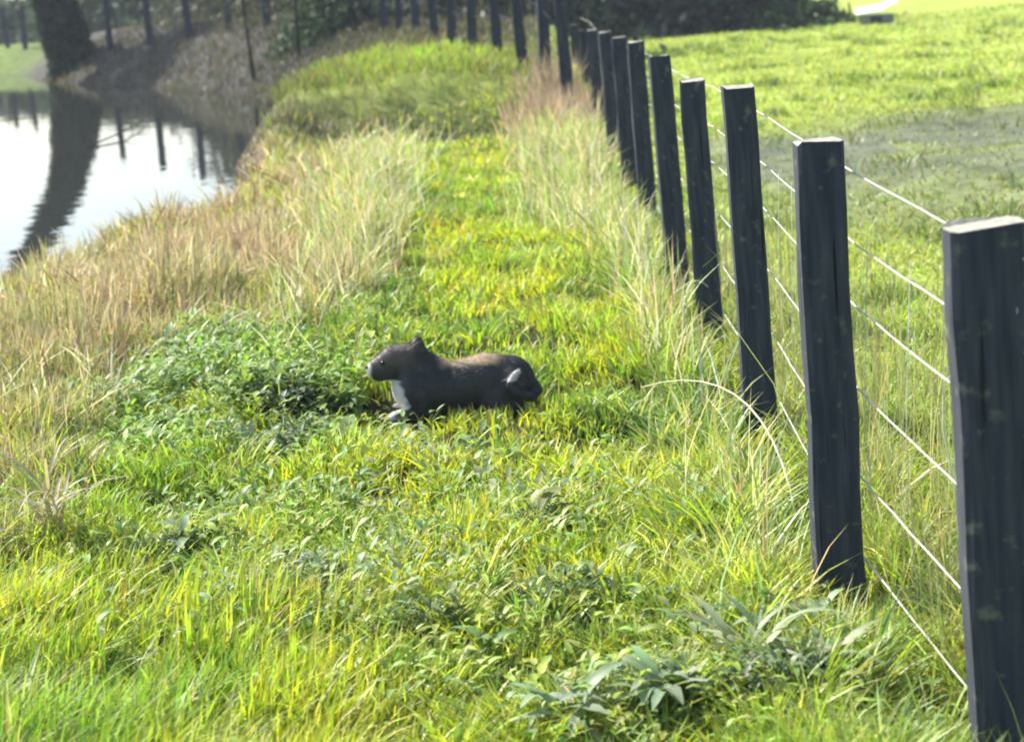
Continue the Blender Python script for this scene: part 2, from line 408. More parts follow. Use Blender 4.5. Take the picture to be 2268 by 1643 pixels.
# pale seeding grass beside the far posts and at the path's left edge
xs, ys = [], []
for cx_, cy_, sx_, sy_, k in ((.48, 13.8, .15, 1.3, 2600), (.66, 10.5, .08, 1.4, 700), (-1.05, 14.2, .20, 1.8, 2600), (-.90, 10.6, .12, 1.3, 1500), (.60, 16.4, .22, .9, 2000), (.66, 7.5, .06, 1.0, 260), (.62, 5.2, .07, .6, 160)):
    xs.append(RNG.normal(cx_, sx_, k)); ys.append(RNG.normal(cy_, sy_, k))
x = np.concatenate(xs); y = np.concatenate(ys); keep = (x < 1.0) & (y < 18.6) & (y > 3.6); x, y = x[keep], y[keep]; n = len(x)
hh = RNG.uniform(.16, .44, n) * (.7 + .6 * vnoise(x, y, .3, 41)); wd = (.003 + .0006 * y) * RNG.uniform(.6, 1.4, n)
col = lerp(np.array([.62, .61, .38]), np.array([.34, .44, .10]), (RNG.uniform(0, 1, n) < .5).astype(float))
blades('seeding_grass', x, y, hh, wd, RNG.uniform(0, 6.28, n), np.abs(RNG.normal(.4, .35, n)), jit(col, n), M_DRY, None, None)

# russet dead stalks at the far end of the path
x = RNG.normal(.62, .22, 2600); y = RNG.normal(18.2, .7, 2600); keep = (x < 1.15) & (x > -.6); x, y = x[keep], y[keep]; n = len(x)
hh = RNG.uniform(.2, .62, n) * (.7 + .5 * vnoise(x, y, .4, 43)); wd = np.full(n, .012) * RNG.uniform(.5, 1.3, n)
col = lerp(np.array([.34, .26, .20]), np.array([.50, .40, .28]), (RNG.uniform(0, 1, n) < .35).astype(float))
blades('dead_stalks', x, y, hh, wd, RNG.uniform(0, 6.28, n), np.abs(RNG.normal(.2, .2, n)), jit(col, n), M_DRY, None, None)

# grass on the mound and bank beyond
x, y = polar(60000, 19.5, 50, -.36, .03, p=-.4)
keep = (pond_sd(x, y) > .4) & (x < .9) & ((y > 20.4) | (RNG.uniform(0, 1, len(x)) < .35)); x, y = x[keep], y[keep]; n = len(x)
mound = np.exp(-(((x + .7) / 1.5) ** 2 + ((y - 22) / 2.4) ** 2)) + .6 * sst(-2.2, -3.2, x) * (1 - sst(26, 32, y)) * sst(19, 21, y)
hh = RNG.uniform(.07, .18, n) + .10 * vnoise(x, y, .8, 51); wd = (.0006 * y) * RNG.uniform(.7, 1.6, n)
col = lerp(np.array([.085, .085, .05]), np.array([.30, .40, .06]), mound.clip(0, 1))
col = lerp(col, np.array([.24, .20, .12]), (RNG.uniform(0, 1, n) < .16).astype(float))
col = lerp(col, np.array([.068, .064, .062]), sst(26, 31, y) * sst(-14, -9, x) * .85)  # far bank blades tinted dark, tree shade put into their colour
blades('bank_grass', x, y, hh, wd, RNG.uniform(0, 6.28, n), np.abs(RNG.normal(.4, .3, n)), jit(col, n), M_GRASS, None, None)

# paddock grass right of the fence
x, y = polar(170000, 2.6, 48, .02, .46, p=.15)
keep = (x > .92) & (RNG.uniform(0, 1, len(x)) > mud_w(x, y) * .76); x, y = x[keep], y[keep]; n = len(x)
tl = (1 - sst(.95, 1.5, x)) * (1 - sst(8, 14, y))
tuft = sst(.72, .86, vnoise(x, y, .55, 61)) * sst(5, 9, y)
hh = (.035 + .05 * vnoise(x, y, .8, 62) * (1 - .6 * mud_w(x, y)) + tl * .20 * vnoise(x, y, .12, 63) + tuft * .10) * RNG.uniform(.5, 1.3, n)
wd = (.003 + .00075 * y) * RNG.uniform(.6, 1.4, n)
col = lerp(np.array([.27, .36, .06]), np.array([.38, .43, .10]), vnoise(x, y, 1.8, 64))
col = lerp(col, np.array([.44, .44, .22]), (RNG.uniform(0, 1, n) < .16 + .2 * tl).astype(float))
col = lerp(col, np.array([.10, .16, .03]), tuft * .75)
col = lerp(col, np.array([.15, .18, .09]), mud_w(x, y) * .8)
blades('paddock_grass', x, y, hh, wd, RNG.uniform(0, 6.28, n), RNG.uniform(.2, 1.2, n), jit(col, n), M_GRASS, None, None)

# long thin dead stems standing at the wire
x = RNG.uniform(.95, 1.45, 900); y = RNG.uniform(2.9, 9, 900); n = 900
blades('thin_stems', x, y, RNG.uniform(.25, .75, n), np.full(n, .0028), RNG.uniform(0, 6.28, n), np.abs(RNG.normal(.15, .15, n)),
       jit([.40, .42, .18], n), M_DRY, None, None)

# ------------------------------------------------------------------ broad leaves
def leaf_geo(x, y, z, L, W, az, pitch, bend, tint, st=5):
    """arched leaves from a base point: midrib fold and tapering outline"""
    n = len(x); ts = np.linspace(0, 1, st); P = np.zeros((n, st, 3, 3))
    dx = np.cos(az); dy = np.sin(az); sx = -dy; sy = dx
    for i, t in enumerate(ts):
        wt = W * (math.sin(math.pi * (0.08 + .90 * t) ** .8) ** .8) * .5
        ang = pitch - bend * t
        r = L * t
        cx = x + dx * r * np.cos(pitch - bend * t * .5); cy = y + dy * r * np.cos(pitch - bend * t * .5)
        cz = z + r * np.sin(pitch - bend * t * .55)
        wob = RNG.normal(0, .05, n) * W
        P[:, i, 1] = np.stack([cx, cy, cz], -1)
        P[:, i, 0] = np.stack([cx - sx * wt, cy - sy * wt, cz + wt * .28 + wob], -1)
        P[:, i, 2] = np.stack([cx + sx * wt, cy + sy * wt, cz + wt * .28 - wob], -1)
    per = st * 3; b = (np.arange(n) * per)[:, None]
    q = []
    for i in range(st - 1):
        for j in range(2):
            a0 = i * 3 + j; q += [a0, a0 + 1, a0 + 4, a0 + 3]
    f = (b + np.array(q)[None]).ravel(); sizes = np.full(n * (st - 1) * 2, 4)
    C = np.repeat(tint[:, None, :], per, 1).reshape(n, st, 3, 3).copy()
    C[:, :, 1] = C[:, :, 1] * .75 + np.array([.35, .42, .2]) * .25
    return P.reshape(-1, 3), f, sizes, C.reshape(-1, 3)

def herb_w(x, y):
    v = np.exp(-(((x + 1.05) / .55) ** 2 + ((y - 7.2) / 1.0) ** 2)) * 1.3
    v = v + .75 * np.exp(-(((x + .9) / .35) ** 2 + ((y - 5.15) / .35) ** 2))
    v = v + .8 * np.exp(-(((x + .45) / .30) ** 2 + ((y - 4.55) / .35) ** 2))
    v = v + .5 * np.exp(-(((x - .05) / .35) ** 2 + ((y - 5.0) / .3) ** 2))
    v = v + 1.0 * np.exp(-(((x - .38) / .30) ** 2 + ((y - 3.80) / .3) ** 2))
    v = v + .28 * sst(.5, .75, vnoise(x, y, .4, 71)) * (y < 6.2) * (x < .8) * (x > -1.3) * (1 - .8 * sst(-.25, -.5, x) * (y < 4.75))
    v = v + .03 * (y < 6.6) * (x < .75) * (x > -1.3)
    v = v + .30 * sst(.7, .85, vnoise(x, y, .6, 72)) * (x < .9) * (x > -1.2)
    return v
x, y = polar(90000, 2.7, 12, -.36, .26)
keep = (RNG.uniform(0, 1, len(x)) < herb_w(x, y) * (.25 + .45 * (vnoise(x, y, .10, 79) > .5))) & ~dog_clear(x, y) & (pond_sd(x, y) > .3) & (x < 1.0)
keep &= ~((np.abs(x - DOGX) < .36) & (y > DOGY - .35) & (y < DOGY))
x, y = x[keep], y[keep]; n = len(x)
big = vnoise(x, y, .4, 73)
L_ = RNG.uniform(.018, .050, n) * (.7 + .6 * big) * (1 + .03 * y); W_ = L_ * RNG.uniform(.25, .5, n)
zz = H(x, y) + RNG.uniform(.03, .17, n) * (.7 + .8 * np.exp(-(((x + 1.05) / .6) ** 2 + ((y - 7.2) / 1.1) ** 2)))
col = lerp(np.array([.14, .25, .06]), np.array([.32, .42, .06]), sst(.2, .7, vnoise(x, y, .35, 74)))
col = lerp(col, np.array([.22, .30, .20]), sst(.45, .75, vnoise(x, y, .45, 75)) * .7)
v_, f_, s_, c_ = leaf_geo(x, y, zz, L_, W_, RNG.uniform(0, 6.28, n), RNG.uniform(-.1, 1.1, n), RNG.uniform(.3, 1.4, n), jit(col, n, .2, .1), 4)
o = mesh_np('broadleaf_weeds', v_, f_, s_, M_LEAF, c_, smooth=True); tag(o, kind='stuff')

xs = []
for cx_, cy_, rx, ry, hz, k in ((-1.30, 7.75, .42, .50, .20, 1200), (-1.05, 7.25, .36, .45, .20, 1300), (-1.50, 7.0, .25, .5, .14, 700), (-1.35, 6.4, .25, .3, .12, 600), (-.68, 6.85, .22, .22, .11, 1000), (-.90, 6.75, .22, .26, .17, 1300), (-.70, 6.22, .24, .20, .13, 2200), (-.62, 6.72, .10, .10, .09, 260), (-1.15, 6.2, .3, .25, .10, 500), (-.60, 4.50, .16, .12, .10, 500), (-.30, 4.20, .18, .10, .09, 420), (.02, 4.98, .20, .14, .08, 420), (.38, 3.74, .36, .20, .11, 1900), (-.95, 5.0, .22, .16, .10, 520), (.45, 5.0, .14, .12, .08, 260), (.10, 4.35, .16, .10, .07, 300)):
    a = RNG.uniform(0, 6.28, k); r = np.sqrt(RNG.uniform(0, 1, k)); X = cx_ + rx * r * np.cos(a); Y = cy_ + ry * r * np.sin(a)
    top = hz * (1 - r * r) ** .6 * (.55 + .9 * vnoise(X, Y, .13, 76)) + .02
    xs.append(np.stack([X, Y, H(X, Y) + top * RNG.uniform(.35, 1, k), np.full(k, cx_)], -1))
q = np.concatenate(xs); q = q[~dog_clear(q[:, 0], q[:, 1]) & (q[:, 0] < DOGX - .36) | (q[:, 1] < 5.6)]; n = len(q)
L_ = RNG.uniform(.035, .085, n) * np.where(q[:, 1] < 5.6, .65, 1) * .85; W_ = L_ * RNG.uniform(.22, .45, n)
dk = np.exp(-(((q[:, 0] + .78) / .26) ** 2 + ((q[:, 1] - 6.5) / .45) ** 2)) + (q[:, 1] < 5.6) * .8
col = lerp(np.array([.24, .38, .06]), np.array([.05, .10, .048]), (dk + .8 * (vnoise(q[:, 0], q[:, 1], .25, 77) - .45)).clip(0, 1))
col = lerp(col, np.array([.26, .34, .24]), sst(.55, .8, vnoise(q[:, 0], q[:, 1], .33, 78)) * .8)
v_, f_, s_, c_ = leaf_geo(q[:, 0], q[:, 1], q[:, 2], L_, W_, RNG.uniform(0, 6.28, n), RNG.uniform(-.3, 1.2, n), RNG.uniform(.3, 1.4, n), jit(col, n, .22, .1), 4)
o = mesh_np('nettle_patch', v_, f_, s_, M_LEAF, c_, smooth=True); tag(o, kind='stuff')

def weed(name, label, cat, x0, y0, nl, L0, W0, col, up=(.2, 1.2), stem=0, sc=(.58, .54, .38), group=None):
    z0 = float(H(x0, y0))
    root = empty(name, (x0, y0, z0)); tag(root, label, cat, group)
    az = np.linspace(0, 2 * math.pi, nl, endpoint=False) + RNG.normal(0, .35, nl)
    L_ = L0 * RNG.uniform(.55, 1.15, nl); W_ = W0 * RNG.uniform(.7, 1.2, nl)
    zz = RNG.uniform(.0, .06 + stem * .6, nl)
    v, f, s, c = leaf_geo(RNG.normal(0, .015, nl), RNG.normal(0, .015, nl), zz, L_, W_, az, RNG.uniform(up[0], up[1], nl), RNG.uniform(.5, 1.5, nl), jit(col, nl, .15, .08), 7)
    mesh_np('leaves', v, f, s, M_LEAF, c, smooth=True, parent=root)
    k = max(2, int(3 + stem * 4))
    hh = RNG.uniform(.7, 1.1, k) * max(stem, .10)
    blades('stems', RNG.normal(0, .02, k), RNG.normal(0, .02, k), hh, np.full(k, .006), RNG.uniform(0, 6.28, k), RNG.uniform(.05, .35, k), jit(sc, k), M_DRY, None, None, z=np.zeros(k), kind=None, parent=root)
    return root
SIL = (.19, .26, .17); DRK = (.10, .19, .06); DOCK = (.17, .28, .08)
weed('thistle', 'silvery grey green thistle with spiky upright leaves left of the dog', 'thistle', -.93, 7.0, 26, .20, .045, SIL, (.3, 1.35), .12)
weed('thistle', 'low silvery thistle rosette below and left of the dog', 'thistle', -.72, 6.35, 20, .17, .045, SIL, (.1, 1.0), .06)
weed('dock_plant', 'dark green dock plant in front of the silvery thistles', 'dock', -.60, 6.12, 16, .16, .06, DRK, (.1, .9), .05)
weed('dock_plant', 'broad leaved green dock at the left behind the silvery thistle', 'dock', -1.18, 7.45, 18, .20, .07, DOCK, (.3, 1.2), .15)
weed('thistle', 'pale thistle in the left foreground grass near the dry clump', 'thistle', -.95, 4.98, 22, .14, .03, SIL, (.2, 1.1), .06)
weed('dock_plant', 'dark leaved dock in the centre left foreground', 'dock', -.60, 4.46, 20, .10, .035, DRK, (.1, .9), .04)
weed('dock_plant', 'low reddish dock with brown stalks in the centre foreground', 'dock', .06, 5.02, 12, .11, .04, (.16, .17, .07), (.1, .9), .12, (.22, .13, .08))
weed('dock_plant', 'large drooping pale leaved dock at the bottom right by the fence', 'dock', .50, 3.86, 34, .20, .020, (.27, .33, .20), (.5, 1.35), .10)
weed('dock_plant', 'dark green dock at the bottom edge right of centre', 'dock', .27, 3.66, 26, .14, .035, (.20, .28, .17), (.3, 1.2), .06)
weed('thistle', 'grey leaved thistle against the foot of the second nearest post', 'thistle', .66, 4.08, 16, .14, .03, SIL, (.2, .9), .06)
weed('dock_plant', 'silvery green low dock spreading right of the large drooping one', 'dock', .66, 3.80, 26, .15, .028, (.24, .31, .20), (.2, 1.1), .05)
weed('dock_plant', 'silvery green dock spreading at the bottom edge left of the dark one', 'dock', .08, 3.66, 26, .15, .030, (.24, .31, .20), (.2, 1.1), .05)
weed('nettle_clump', 'grey green weed clump at the left edge of the far path', 'weed clump', -.88, 12.6, 26, .20, .07, (.20, .27, .17), (.4, 1.4), .25)
weed('nettle_clump', 'pale weed clump below the far left side of the path', 'weed clump', -.82, 14.0, 22, .20, .07, (.34, .38, .25), (.4, 1.4), .25)
weed('dry_clump', 'clump of grey dead stalks at the lower left edge', 'dead plant', -1.36, 5.05, 46, .22, .012, (.36, .31, .25), (.6, 1.4), .22, (.55, .50, .42))
weed('dock_plant', 'small dark weed in the middle of the bottom grass', 'dock', -.12, 4.05, 18, .09, .03, DRK, (.1, .8), .03)

# arching pale bramble-like grass stem by the third post
def tube(pts, r, sides=6, r1=None):
    """tapered tube through points -> verts, flat faces, sizes"""
    pts = [Vector(p) for p in pts]; V = []; F = []; S = []
    n = len(pts); r1 = r if r1 is None else r1
    for i, p in enumerate(pts):
        t = (pts[min(i + 1, n - 1)] - pts[max(i - 1, 0)]).normalized()
        a = t.orthogonal().normalized() if i == 0 else (prev - t * prev.dot(t)).normalized()
        prev = a; b = t.cross(a); rr = r + (r1 - r) * i / (n - 1)
        for k in range(sides):
            q = p + (a * math.cos(2 * math.pi * k / sides) + b * math.sin(2 * math.pi * k / sides)) * rr
            V.append(tuple(q))
    for i in range(n - 1):
        for k in range(sides):
            F += [i * sides + k, i * sides + (k + 1) % sides, (i + 1) * sides + (k + 1) % sides, (i + 1) * sides + k]; S.append(4)
    F += list(range(sides))[::-1]; S.append(sides); F += [(n - 1) * sides + k for k in range(sides)]; S.append(sides)
    return V, F, S
def join(parts):
    V = []; F = []; S = []
    for v, f, s in parts:
        o = len(V); V += list(v); F += [i + o for i in f]; S += list(s)
    return V, F, S
M_STEM = mat_pr('pale_dry_stem', (.50, .50, .32), (.66, .64, .44), 30, .7, .1)

# ------------------------------------------------------------------ fences
def post_mesh(wid, hgt, seed, sink=.35):
    r = random.Random(seed); bm = bmesh.new()
    h = wid / 2; bev = wid * .10
    ring = []
    for sx, sy in ((-1, -1), (1, -1), (1, 1), (-1, 1)):
        for a in (0, 1):
            if (sx * sy > 0) == (a == 0): ring.append((sx * h, sy * (h - bev) * .75))
            else: ring.append((sx * (h - bev), sy * h * .75))
    zs = [-sink] + [hgt * k / 7 for k in range(0, 8)]
    rows = []
    for i, z in enumerate(zs):
        s = 1.04 - .07 * i / 8
        jx, jy = r.uniform(-.004, .004), r.uniform(-.003, .003)
        rows.append([bm.verts.new(((x_ * s + jx + r.uniform(-.0015, .0015)), (y_ * s + jy), z + (r.uniform(-.006, .006) if i == len(zs) - 1 else 0))) for x_, y_ in ring])
    for a, b in zip(rows[:-1], rows[1:]):
        for k in range(8): bm.faces.new((a[k], a[(k + 1) % 8], b[(k + 1) % 8], b[k]))
    top = bm.faces.new(rows[-1]); top.material_index = 1
    bm.faces.new(rows[0][::-1])
    me = bpy.data.meshes.new('post'); bm.to_mesh(me); bm.free()
    me.materials.append(M_POST); me.materials.append(M_POSTTOP)
    return me
def add_post(root, x0, y0, wid, hgt, seed, rz=0, lean=0):
    z0 = float(H(x0, y0))
    o = bpy.data.objects.new('post', post_mesh(wid, hgt, seed)); COL.objects.link(o); o.parent = root
    o.location = (x0, y0, z0); o.rotation_euler = (random.uniform(-.01, .01), lean, rz)
    return o, z0

# x, y, width, top z (metres), lean
NEAR_POSTS = [(.965, 3.40, .150, 1.085, -.045), (.800, 4.38, .120, 1.165, -.02), (.870, 6.20, .112, 1.190, -.03), (.895, 7.87, .112, 1.12, -.03),
              (.880, 9.1, .108, 1.17, -.03), (.955, 11.7, .11, 1.15, -.02), (.985, 13.6, .11, 1.12, -.02), (1.01, 15.6, .11, 1.10, -.02), (1.03, 17.8, .11, 1.06, -.02),
              (1.04, 20.0, .11, 1.00, 0), (1.05, 22.4, .11, 1.0, 0)]
fence = empty('wire_fence', (0, 0, 0))
tag(fence, 'dark square post and wire fence running up the right side of the path', 'fence')
for i, (px, py, wd_, tz, ln) in enumerate(NEAR_POSTS):
    o, z0 = add_post(fence, px, py, wd_ * random.uniform(.97, 1.06), 1.0, i, random.uniform(-.09, .09), ln)
    o.data.transform(Matrix.Diagonal((1, 1, tz - z0, 1)))
WZ = [1.10, .925, .765, .555, .33, .12]
for k, zz in enumerate(WZ):
    pts = []
    zat = lambda y_: zz * float(np.interp(y_, [10, 22], [1, .84])) + (float(H(1.0, y_)) * .3 if y_ > 4 else -.08 * (4.38 - y_) + (zz - .9) * .02)
    ends = [(1.5, 1.6)] + [(NEAR_POSTS[0][0] - .01, NEAR_POSTS[0][1])] + [(p[0] + p[2] / 2 + .012 + p[4] * .5, p[1] - .01) for p in NEAR_POSTS[1:]]
    for a, b in zip(ends[:-1], ends[1:]):
        for q in np.linspace(0, 1, 9)[:-1]:
            pts.append((a[0] * (1 - q) + b[0] * q + random.uniform(-.0012, .0012), a[1] * (1 - q) + b[1] * q, zat(a[1]) * (1 - q) + zat(b[1]) * q - .003 * 4 * q * (1 - q) + random.uniform(-.0015, .0015)))
    v, f, s = tube(pts, .0023, 5)
    mesh_np('wire', v, f, s, M_WIRE, smooth=True, parent=fence)
# thin netting stays between the wires
for j, yy in enumerate(np.arange(3.05, 9.0, .31)):
    xx = float(np.interp(yy, [3.4, 4.38, 6.2, 9], [.955, .855, .91, .93]))
    v, f, s = tube([(xx + .01, yy, .10), (xx - .003, yy + .03, .5), (xx + .004, yy - .02, .93)], .0013, 4)
    mesh_np('stay', v, f, s, M_WIRE, smooth=True, parent=fence)

BACK = [(.77, 18.6), (.58, 19.7), (.37, 21.0), (.10, 22.4), (-.22, 24.2), (-.52, 26.0), (-.81, 27.7), (-1.16, 29.6), (-1.51, 31.4), (-1.85, 33.0),
        (-2.61, 35.2), (-3.47, 37.0), (-3.8, 38.0), (-4.74, 39.6), (-5.8, 41.4), (-6.97, 43.0), (-8.23, 44.8), (-9.67, 47), (-11.4, 50.5), (-13.2, 55), (-15.09, 60), (-16.3, 62.5), (-18.4, 66)]
bfence = empty('post_fence', (0, 0, 0))
tag(bfence, 'long row of dark fence posts crossing the raised bank behind the pond', 'fence')
tops = []
for i, (px, py) in enumerate(BACK):
    hgt = 1.30 if py < 36 else 1.35
    o, z0 = add_post(bfence, px, py, .125 if py < 36 else .15, hgt, 50 + i, random.uniform(-.2, .2), random.uniform(-.03, .03))
    tops.append((px, py + .07, z0))
for k, hz in enumerate((1.15, .85, .55, .28)):
    v, f, s = tube([(a, b, c + hz) for a, b, c in tops], .004, 4)
    mesh_np('wire', v, f, s, M_POST, smooth=True, parent=bfence)

# arching stems over the grass by the posts
def arch(name, label, pts, r):
    v, f, s = tube(pts, r, 5, r * .4); o = mesh_np(name, v, f, s, M_STEM, smooth=True); tag(o, label, 'grass stem'); return o
def bez(a, b, c, n=12):
    a, b, c = Vector(a), Vector(b), Vector(c)
    return [a * (1 - t) ** 2 + b * 2 * t * (1 - t) + c * t * t for t in np.linspace(0, 1, n)]
arch('arching_stem', 'long pale grass stem arching over the grass between the second and third nearest posts', bez((.80, 5.05, 0), (.80, 5.5, .42), (.42, 5.75, .27)), .0045)
arch('arching_stem', 'short pale stem looped across the foot of the fourth nearest post', bez((.72, 7.4, .05), (.74, 7.5, .40), (.86, 7.6, .26)), .005)
arch('leaning_stem', 'dry stem leaning through the wires between the two nearest posts', [(1.06, 4.05, .1), (1.0, 4.1, .5), (1.03, 4.2, .82)], .003)

# fallen branch lying in the pond, and floating leaf scum by its edge
def branch():
    root = empty('fallen_branch', (-5.35, 25.6, WATER_Z)); tag(root, 'thin dead branch sticking out of the bright pond water', 'branch')
    M_ = M_BARK
    v, f, s = tube([(-.20, -1.6, -.03), (-.05, -.8, .03), (.05, .4, .07), (.0, 2.0, .06), (-.1, 3.6, -.02)], .016, 6, .006); mesh_np('limb', v, f, s, M_, smooth=True, parent=root)
    for a, b in (((-.05, -.8, .03), (-.22, -.5, .12)), ((.05, .4, .07), (.2, .6, .16)), ((.0, 1.4, .06), (-.18, 1.8, .14))):
        v, f, s = tube([a, b], .007, 5, .003); mesh_np('twig', v, f, s, M_, smooth=True, parent=root)
branch()

# ------------------------------------------------------------------ dog
def build_dog():
    root = empty('dog', (DOGX, DOGY, float(H(DOGX, DOGY)) + .002))
    tag(root, 'small dark dog with white chest and tail tip lying low in the grass facing left', 'dog')
    bm = bmesh.new()
    def ball(p, r, s=(1, 1, 1)):
        m = Matrix.Translation(p) @ Matrix.Diagonal((r * s[0], r * s[1], r * s[2], 1))
        bmesh.ops.create_icosphere(bm, subdivisions=3, radius=1, matrix=m)
    def cap(a, b, ra, rb, s=(1, 1, 1)):
        a, b = Vector(a), Vector(b); n = max(3, int((b - a).length / (min(ra, rb) * .3)) + 1)
        for i in range(n):
            t = i / (n - 1); ball(a.lerp(b, t), ra * (1 - t) + rb * t, s)
    # trunk: chest deep, loin, haunches   (x to the dog's rear, y away from camera, z up)
    cap((-.125, 0, .125), (-.01, 0, .108), .105, .096, (1, .86, 1))
    cap((-.01, 0, .108), (.13, 0, .126), .096, .104, (1, .90, 1))
    cap((.13, 0, .126), (.225, 0, .122), .105, .092, (1, .92, 1))
    # neck and shoulders
    cap((-.125, 0, .150), (-.150, 0, .215), .088, .074, (1, .85, 1))
    cap((-.140, 0, .200), (-.040, 0, .150), .078, .074, (1, .85, 1))
    # skull, cheeks, muzzle
    ball((-.250, 0, .217), .050, (1, .88, 1))
    cap((-.140, 0, .232), (-.215, 0, .234), .064, .060, (1, .9, 1))
    cap((-.205, 0, .222), (-.248, 0, .214), .052, .045, (1, .9, 1))
    cap((-.235, 0, .212), (-.278, 0, .208), .047, .042, (1, .82, 1))
    cap((-.225, 0, .190), (-.276, 0, .188), .036, .032, (1, .8, .9))
    # haunches
    for s in (-1, 1):
        cap((.215, s * .050, .115), (.145, s * .078, .070), .074, .052, (1, .75, 1))
        cap((.145, s * .080, .062), (.245, s * .080, .035), .040, .024)
        cap((.245, s * .080, .030), (.150, s * .086, .014), .020, .017)
        ball((.140, s * .086, .015), .021, (1.3, 1, .8))
        # forelegs
        cap((-.130, s * .055, .110), (-.118, s * .066, .052), .050, .033)
        cap((-.118, s * .066, .046), (-.225, s * .058, .030), .030, .019)
        cap((-.225, s * .058, .028), (-.262, s * .056, .014), .019, .018)
        ball((-.272, s * .056, .015), .021, (1.25, 1, .8))
        # ears, half pricked
        cap((-.122, s * .042, .272), (-.114, s * .050, .300), .030, .014, (1, .55, 1))
    # tail curled forward along the near flank
    tp = [(.295, 0, .120), (.318, -.045, .085), (.292, -.095, .070), (.235, -.118, .095), (.212, -.120, .130), (.236, -.112, .165), (.252, -.108, .178)]
    for a, b, ra, rb in zip(tp[:-1], tp[1:], (.026, .022, .018, .015, .013, .010), (.022, .018, .015, .013, .010, .006)): cap(a, b, ra, rb)
    me = bpy.data.meshes.new('raw'); bm.to_mesh(me); bm.free()
    tmp = bpy.data.objects.new('raw', me); COL.objects.link(tmp)
    md = tmp.modifiers.new('r', 'REMESH'); md.mode = 'VOXEL'; md.voxel_size = .0055
    sm = tmp.modifiers.new('s', 'SMOOTH'); sm.iterations = 5; sm.factor = .5
    dg = bpy.context.evaluated_depsgraph_get(); dg.update()
    me2 = bpy.data.meshes.new_from_object(tmp.evaluated_get(dg)); bpy.data.objects.remove(tmp)
    me2.name = 'body'
    nv = len(me2.vertices); co = np.zeros(nv * 3, np.float32); me2.vertices.foreach_get('co', co); co = co.reshape(-1, 3)
    def tint(c):
        X, Y, Z = c[:, 0], c[:, 1], c[:, 2]
        nz = vnoise(X + Y, Z, .02, 81) - .5
        col = np.tile(np.array([.046, .045, .048]), (len(c), 1))
        def mixc(cc, wgt):
            nonlocal col; wgt = np.clip(wgt, 0, 1)[:, None]; col = col * (1 - wgt) + np.array(cc) * wgt
        mixc((.48, .37, .25), sst(.192, .216, Z + .015 * nz) * sst(-.06, -.02, X) * (1 - sst(.14, .22, X)))  # tan back, with the sunlit rim painted into the coat colour
        mixc((.095, .075, .06), sst(.17, .26, Z) * sst(-.08, -.16, X) * .8)
        white = sst(.205, .190, Z + .03 * nz) * sst(-.155, -.185, X + .03 * nz + (Z - .06) * .25) * (np.abs(Y) < .075) * sst(-.262, -.25, X + (Z > .17) * .0 + (Z < .03) * .1)
        mixc((.78, .77, .72), white * (Z < .165))
        mixc((.62, .61, .57), sst(-.299, -.310, X + .01 * nz) * (Z > .15) * (Z < .24) * .9)  # pale muzzle front, includes the bright edge of the face as painted light
        mixc((.78, .77, .72), sst(.035, .02, Z) * (X < -.18))
        tipd = (Z > .142) * (Y < -.098) * (X > .18)
        mixc((.60, .58, .58), tipd * 1.0)
        return col.clip(.01, .85)
    at = me2.color_attributes.new('tint', 'FLOAT_COLOR', 'POINT'); c4 = np.ones((nv, 4), np.float32); c4[:, :3] = tint(co); at.data.foreach_set('color', c4.ravel())
    m, t, out = new_mat('short_fur'); N = t.nodes; L = t.links
    p = N.new('ShaderNodeBsdfPrincipled'); L.new(p.outputs[0], out.inputs['Surface']); p.inputs['Roughness'].default_value = .55
    p.inputs['Sheen Weight'].default_value = .15; p.inputs['Sheen Roughness'].default_value = .4
    a = N.new('ShaderNodeAttribute'); a.attribute_name = 'tint'; L.new(a.outputs['Color'], p.inputs['Base Color'])
    nz = N.new('ShaderNodeTexNoise'); nz.inputs['Scale'].default_value = 260; tc = N.new('ShaderNodeTexCoord'); L.new(tc.outputs['Object'], nz.inputs['Vector'])
    b = N.new('ShaderNodeBump'); b.inputs['Strength'].default_value = .2; b.inputs['Distance'].default_value = .001; L.new(nz.outputs[0], b.inputs['Height']); L.new(b.outputs[0], p.inputs['Normal'])
    me2.materials.clear(); me2.materials.append(m)
    for pl in me2.polygons: pl.use_smooth = True
    body = bpy.data.objects.new('body', me2); COL.objects.link(body); body.parent = root
    # coat of short hairs
    me2.calc_loop_triangles() if hasattr(me2, 'calc_loop_triangles') else None
    nf = len(me2.polygons); ctr = np.zeros(nf * 3, np.float32); nor = np.zeros(nf * 3, np.float32)
    me2.polygons.foreach_get('center', ctr); me2.polygons.foreach_get('normal', nor); ctr = ctr.reshape(-1, 3); nor = nor.reshape(-1, 3)
    pick = RNG.integers(0, nf, 120000); P = ctr[pick] + RNG.normal(0, .0018, (len(pick), 3)); Nn = nor[pick]
    flow = np.tile(np.array([1.0, 0, -.35]), (len(P), 1)); flow -= Nn * (flow * Nn).sum(1, keepdims=True)
    dr_ = Nn * .32 + flow * .95 + RNG.normal(0, .13, P.shape); dr_ /= np.linalg.norm(dr_, axis=1, keepdims=True)
    ln = RNG.uniform(.006, .014, len(P))[:, None] * np.where(P[:, 0] < -.17, .55, 1.15)[:, None]
    side = np.cross(dr_, RNG.normal(0, 1, P.shape)); side /= np.linalg.norm(side, axis=1, keepdims=True); side *= .00045
    V3 = np.stack([P - Nn * .001 - side, P - Nn * .001 + side, P + dr_ * ln], 1)
    cc = np.repeat(tint(P)[:, None, :], 3, 1) * RNG.uniform(.88, 1.15, (len(P), 1, 1))
    mf = mat_leaf('fur_strand', .2, .04, .5, (1, .95, .9), 200)
    mesh_np('fur', V3.reshape(-1, 3), np.arange(len(P) * 3), np.full(len(P), 3), mf, cc.reshape(-1, 3).clip(.01, .9), parent=root)
